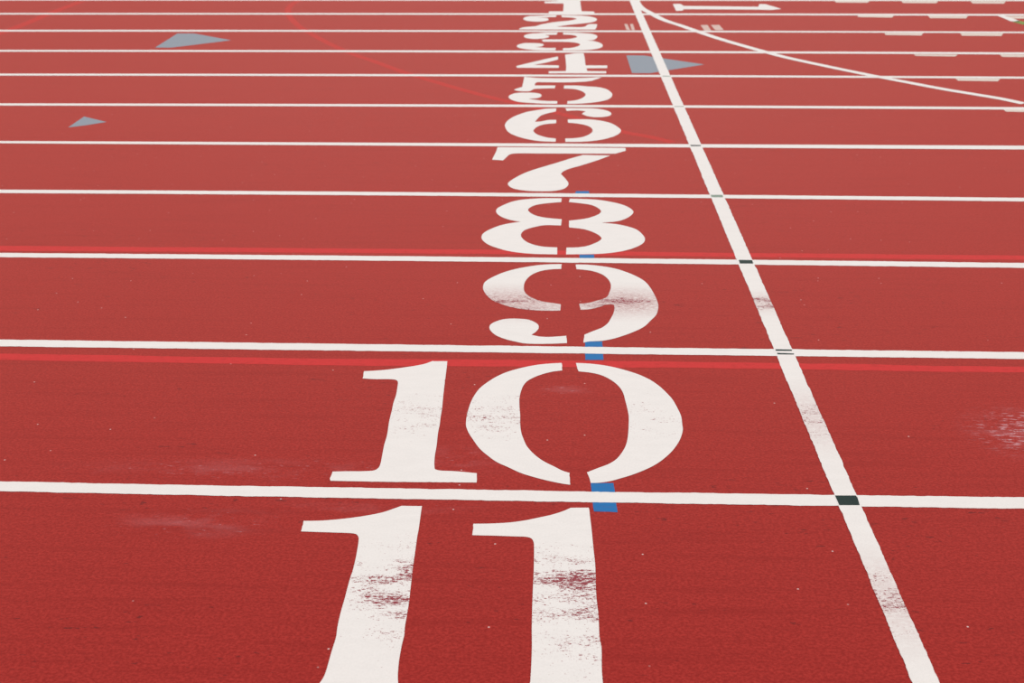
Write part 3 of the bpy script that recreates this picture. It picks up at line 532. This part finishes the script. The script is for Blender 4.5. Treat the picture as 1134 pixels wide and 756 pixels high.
faint_band('near', 'brighter red stripe just below the lane line between 9 and 10')
faint_band('far', 'brighter red stripe just above the lane line between 8 and 9')
tag(slab('red_stripe', [ribbon(FAINT['curve'], .075)], M_FAINTER, Z_FAINT), 'faint bright red curve sweeping from the top left to the number 6', 'stripe', 'brighter red painted-over lines')
tag(slab('red_stripe', [ribbon(FAINT['arc'], .11)], M_FAINTER, Z_FAINT), 'faint bright red slanting line in the top left corner', 'stripe', 'brighter red painted-over lines')

# ------------------------------------------------------------------ sky
world = bpy.data.worlds.new('overcast_sky')
scene.world = world
world.use_nodes = True
nt = world.node_tree
bg = nt.nodes['Background']
tc = nt.nodes.new('ShaderNodeTexCoord')
nrm = nt.nodes.new('ShaderNodeVectorMath'); nrm.operation = 'NORMALIZE'
nt.links.new(tc.outputs['Generated'], nrm.inputs[0])
dot = nt.nodes.new('ShaderNodeVectorMath'); dot.operation = 'DOT_PRODUCT'
elev = math.radians(GEL)
dot.inputs[1].default_value = (0.0, math.cos(elev), math.sin(elev))
nt.links.new(nrm.outputs[0], dot.inputs[0])
glow = nt.nodes.new('ShaderNodeMapRange'); glow.interpolation_type = 'SMOOTHERSTEP'
glow.inputs['From Min'].default_value = GMIN
glow.inputs['From Max'].default_value = 1.0
glow.inputs['To Min'].default_value = 0.0
glow.inputs['To Max'].default_value = GLOW
nt.links.new(dot.outputs['Value'], glow.inputs['Value'])
add = nt.nodes.new('ShaderNodeMath'); add.operation = 'ADD'
add.inputs[1].default_value = BASE
nt.links.new(glow.outputs[0], add.inputs[0])
sep = nt.nodes.new('ShaderNodeSeparateXYZ')
nt.links.new(nrm.outputs[0], sep.inputs[0])
hz = nt.nodes.new('ShaderNodeMapRange'); hz.interpolation_type = 'SMOOTHSTEP'
hz.inputs['From Min'].default_value = .06
hz.inputs['From Max'].default_value = .36
hz.inputs['To Min'].default_value = LOW
hz.inputs['To Max'].default_value = 1.0
nt.links.new(sep.outputs['Z'], hz.inputs['Value'])
mul = nt.nodes.new('ShaderNodeMath'); mul.operation = 'MULTIPLY'
nt.links.new(add.outputs[0], mul.inputs[0])
nt.links.new(hz.outputs[0], mul.inputs[1])
bg.inputs['Color'].default_value = (1.0, .985, .965, 1)
nt.links.new(mul.outputs[0], bg.inputs['Strength'])

# ------------------------------------------------------------------ camera
cam = bpy.data.cameras.new('camera')
cam.sensor_width = 36.0
cam.lens = CAMERA['focal'] / 1134 * 36.0
cam.dof.use_dof = True
cam.dof.focus_distance = 4.3
cam.dof.aperture_fstop = 5.6
co = bpy.data.objects.new('camera', cam)
COL.objects.link(co)
r, u, f = Vector(CAMERA['right']), Vector(CAMERA['up']), Vector(CAMERA['forward'])
m = Matrix(((r.x, u.x, -f.x, 0), (r.y, u.y, -f.y, 0), (r.z, u.z, -f.z, CAMERA['height']), (0, 0, 0, 1)))
co.matrix_world = m
scene.camera = co

for o in COL.objects:
    if '_o' in o:
        del o['_o']

vs = scene.view_settings
vs.view_transform = 'Standard'
vs.look = 'None'
vs.gamma = 1.0
vs.use_curve_mapping = False
vs.exposure = 0.0
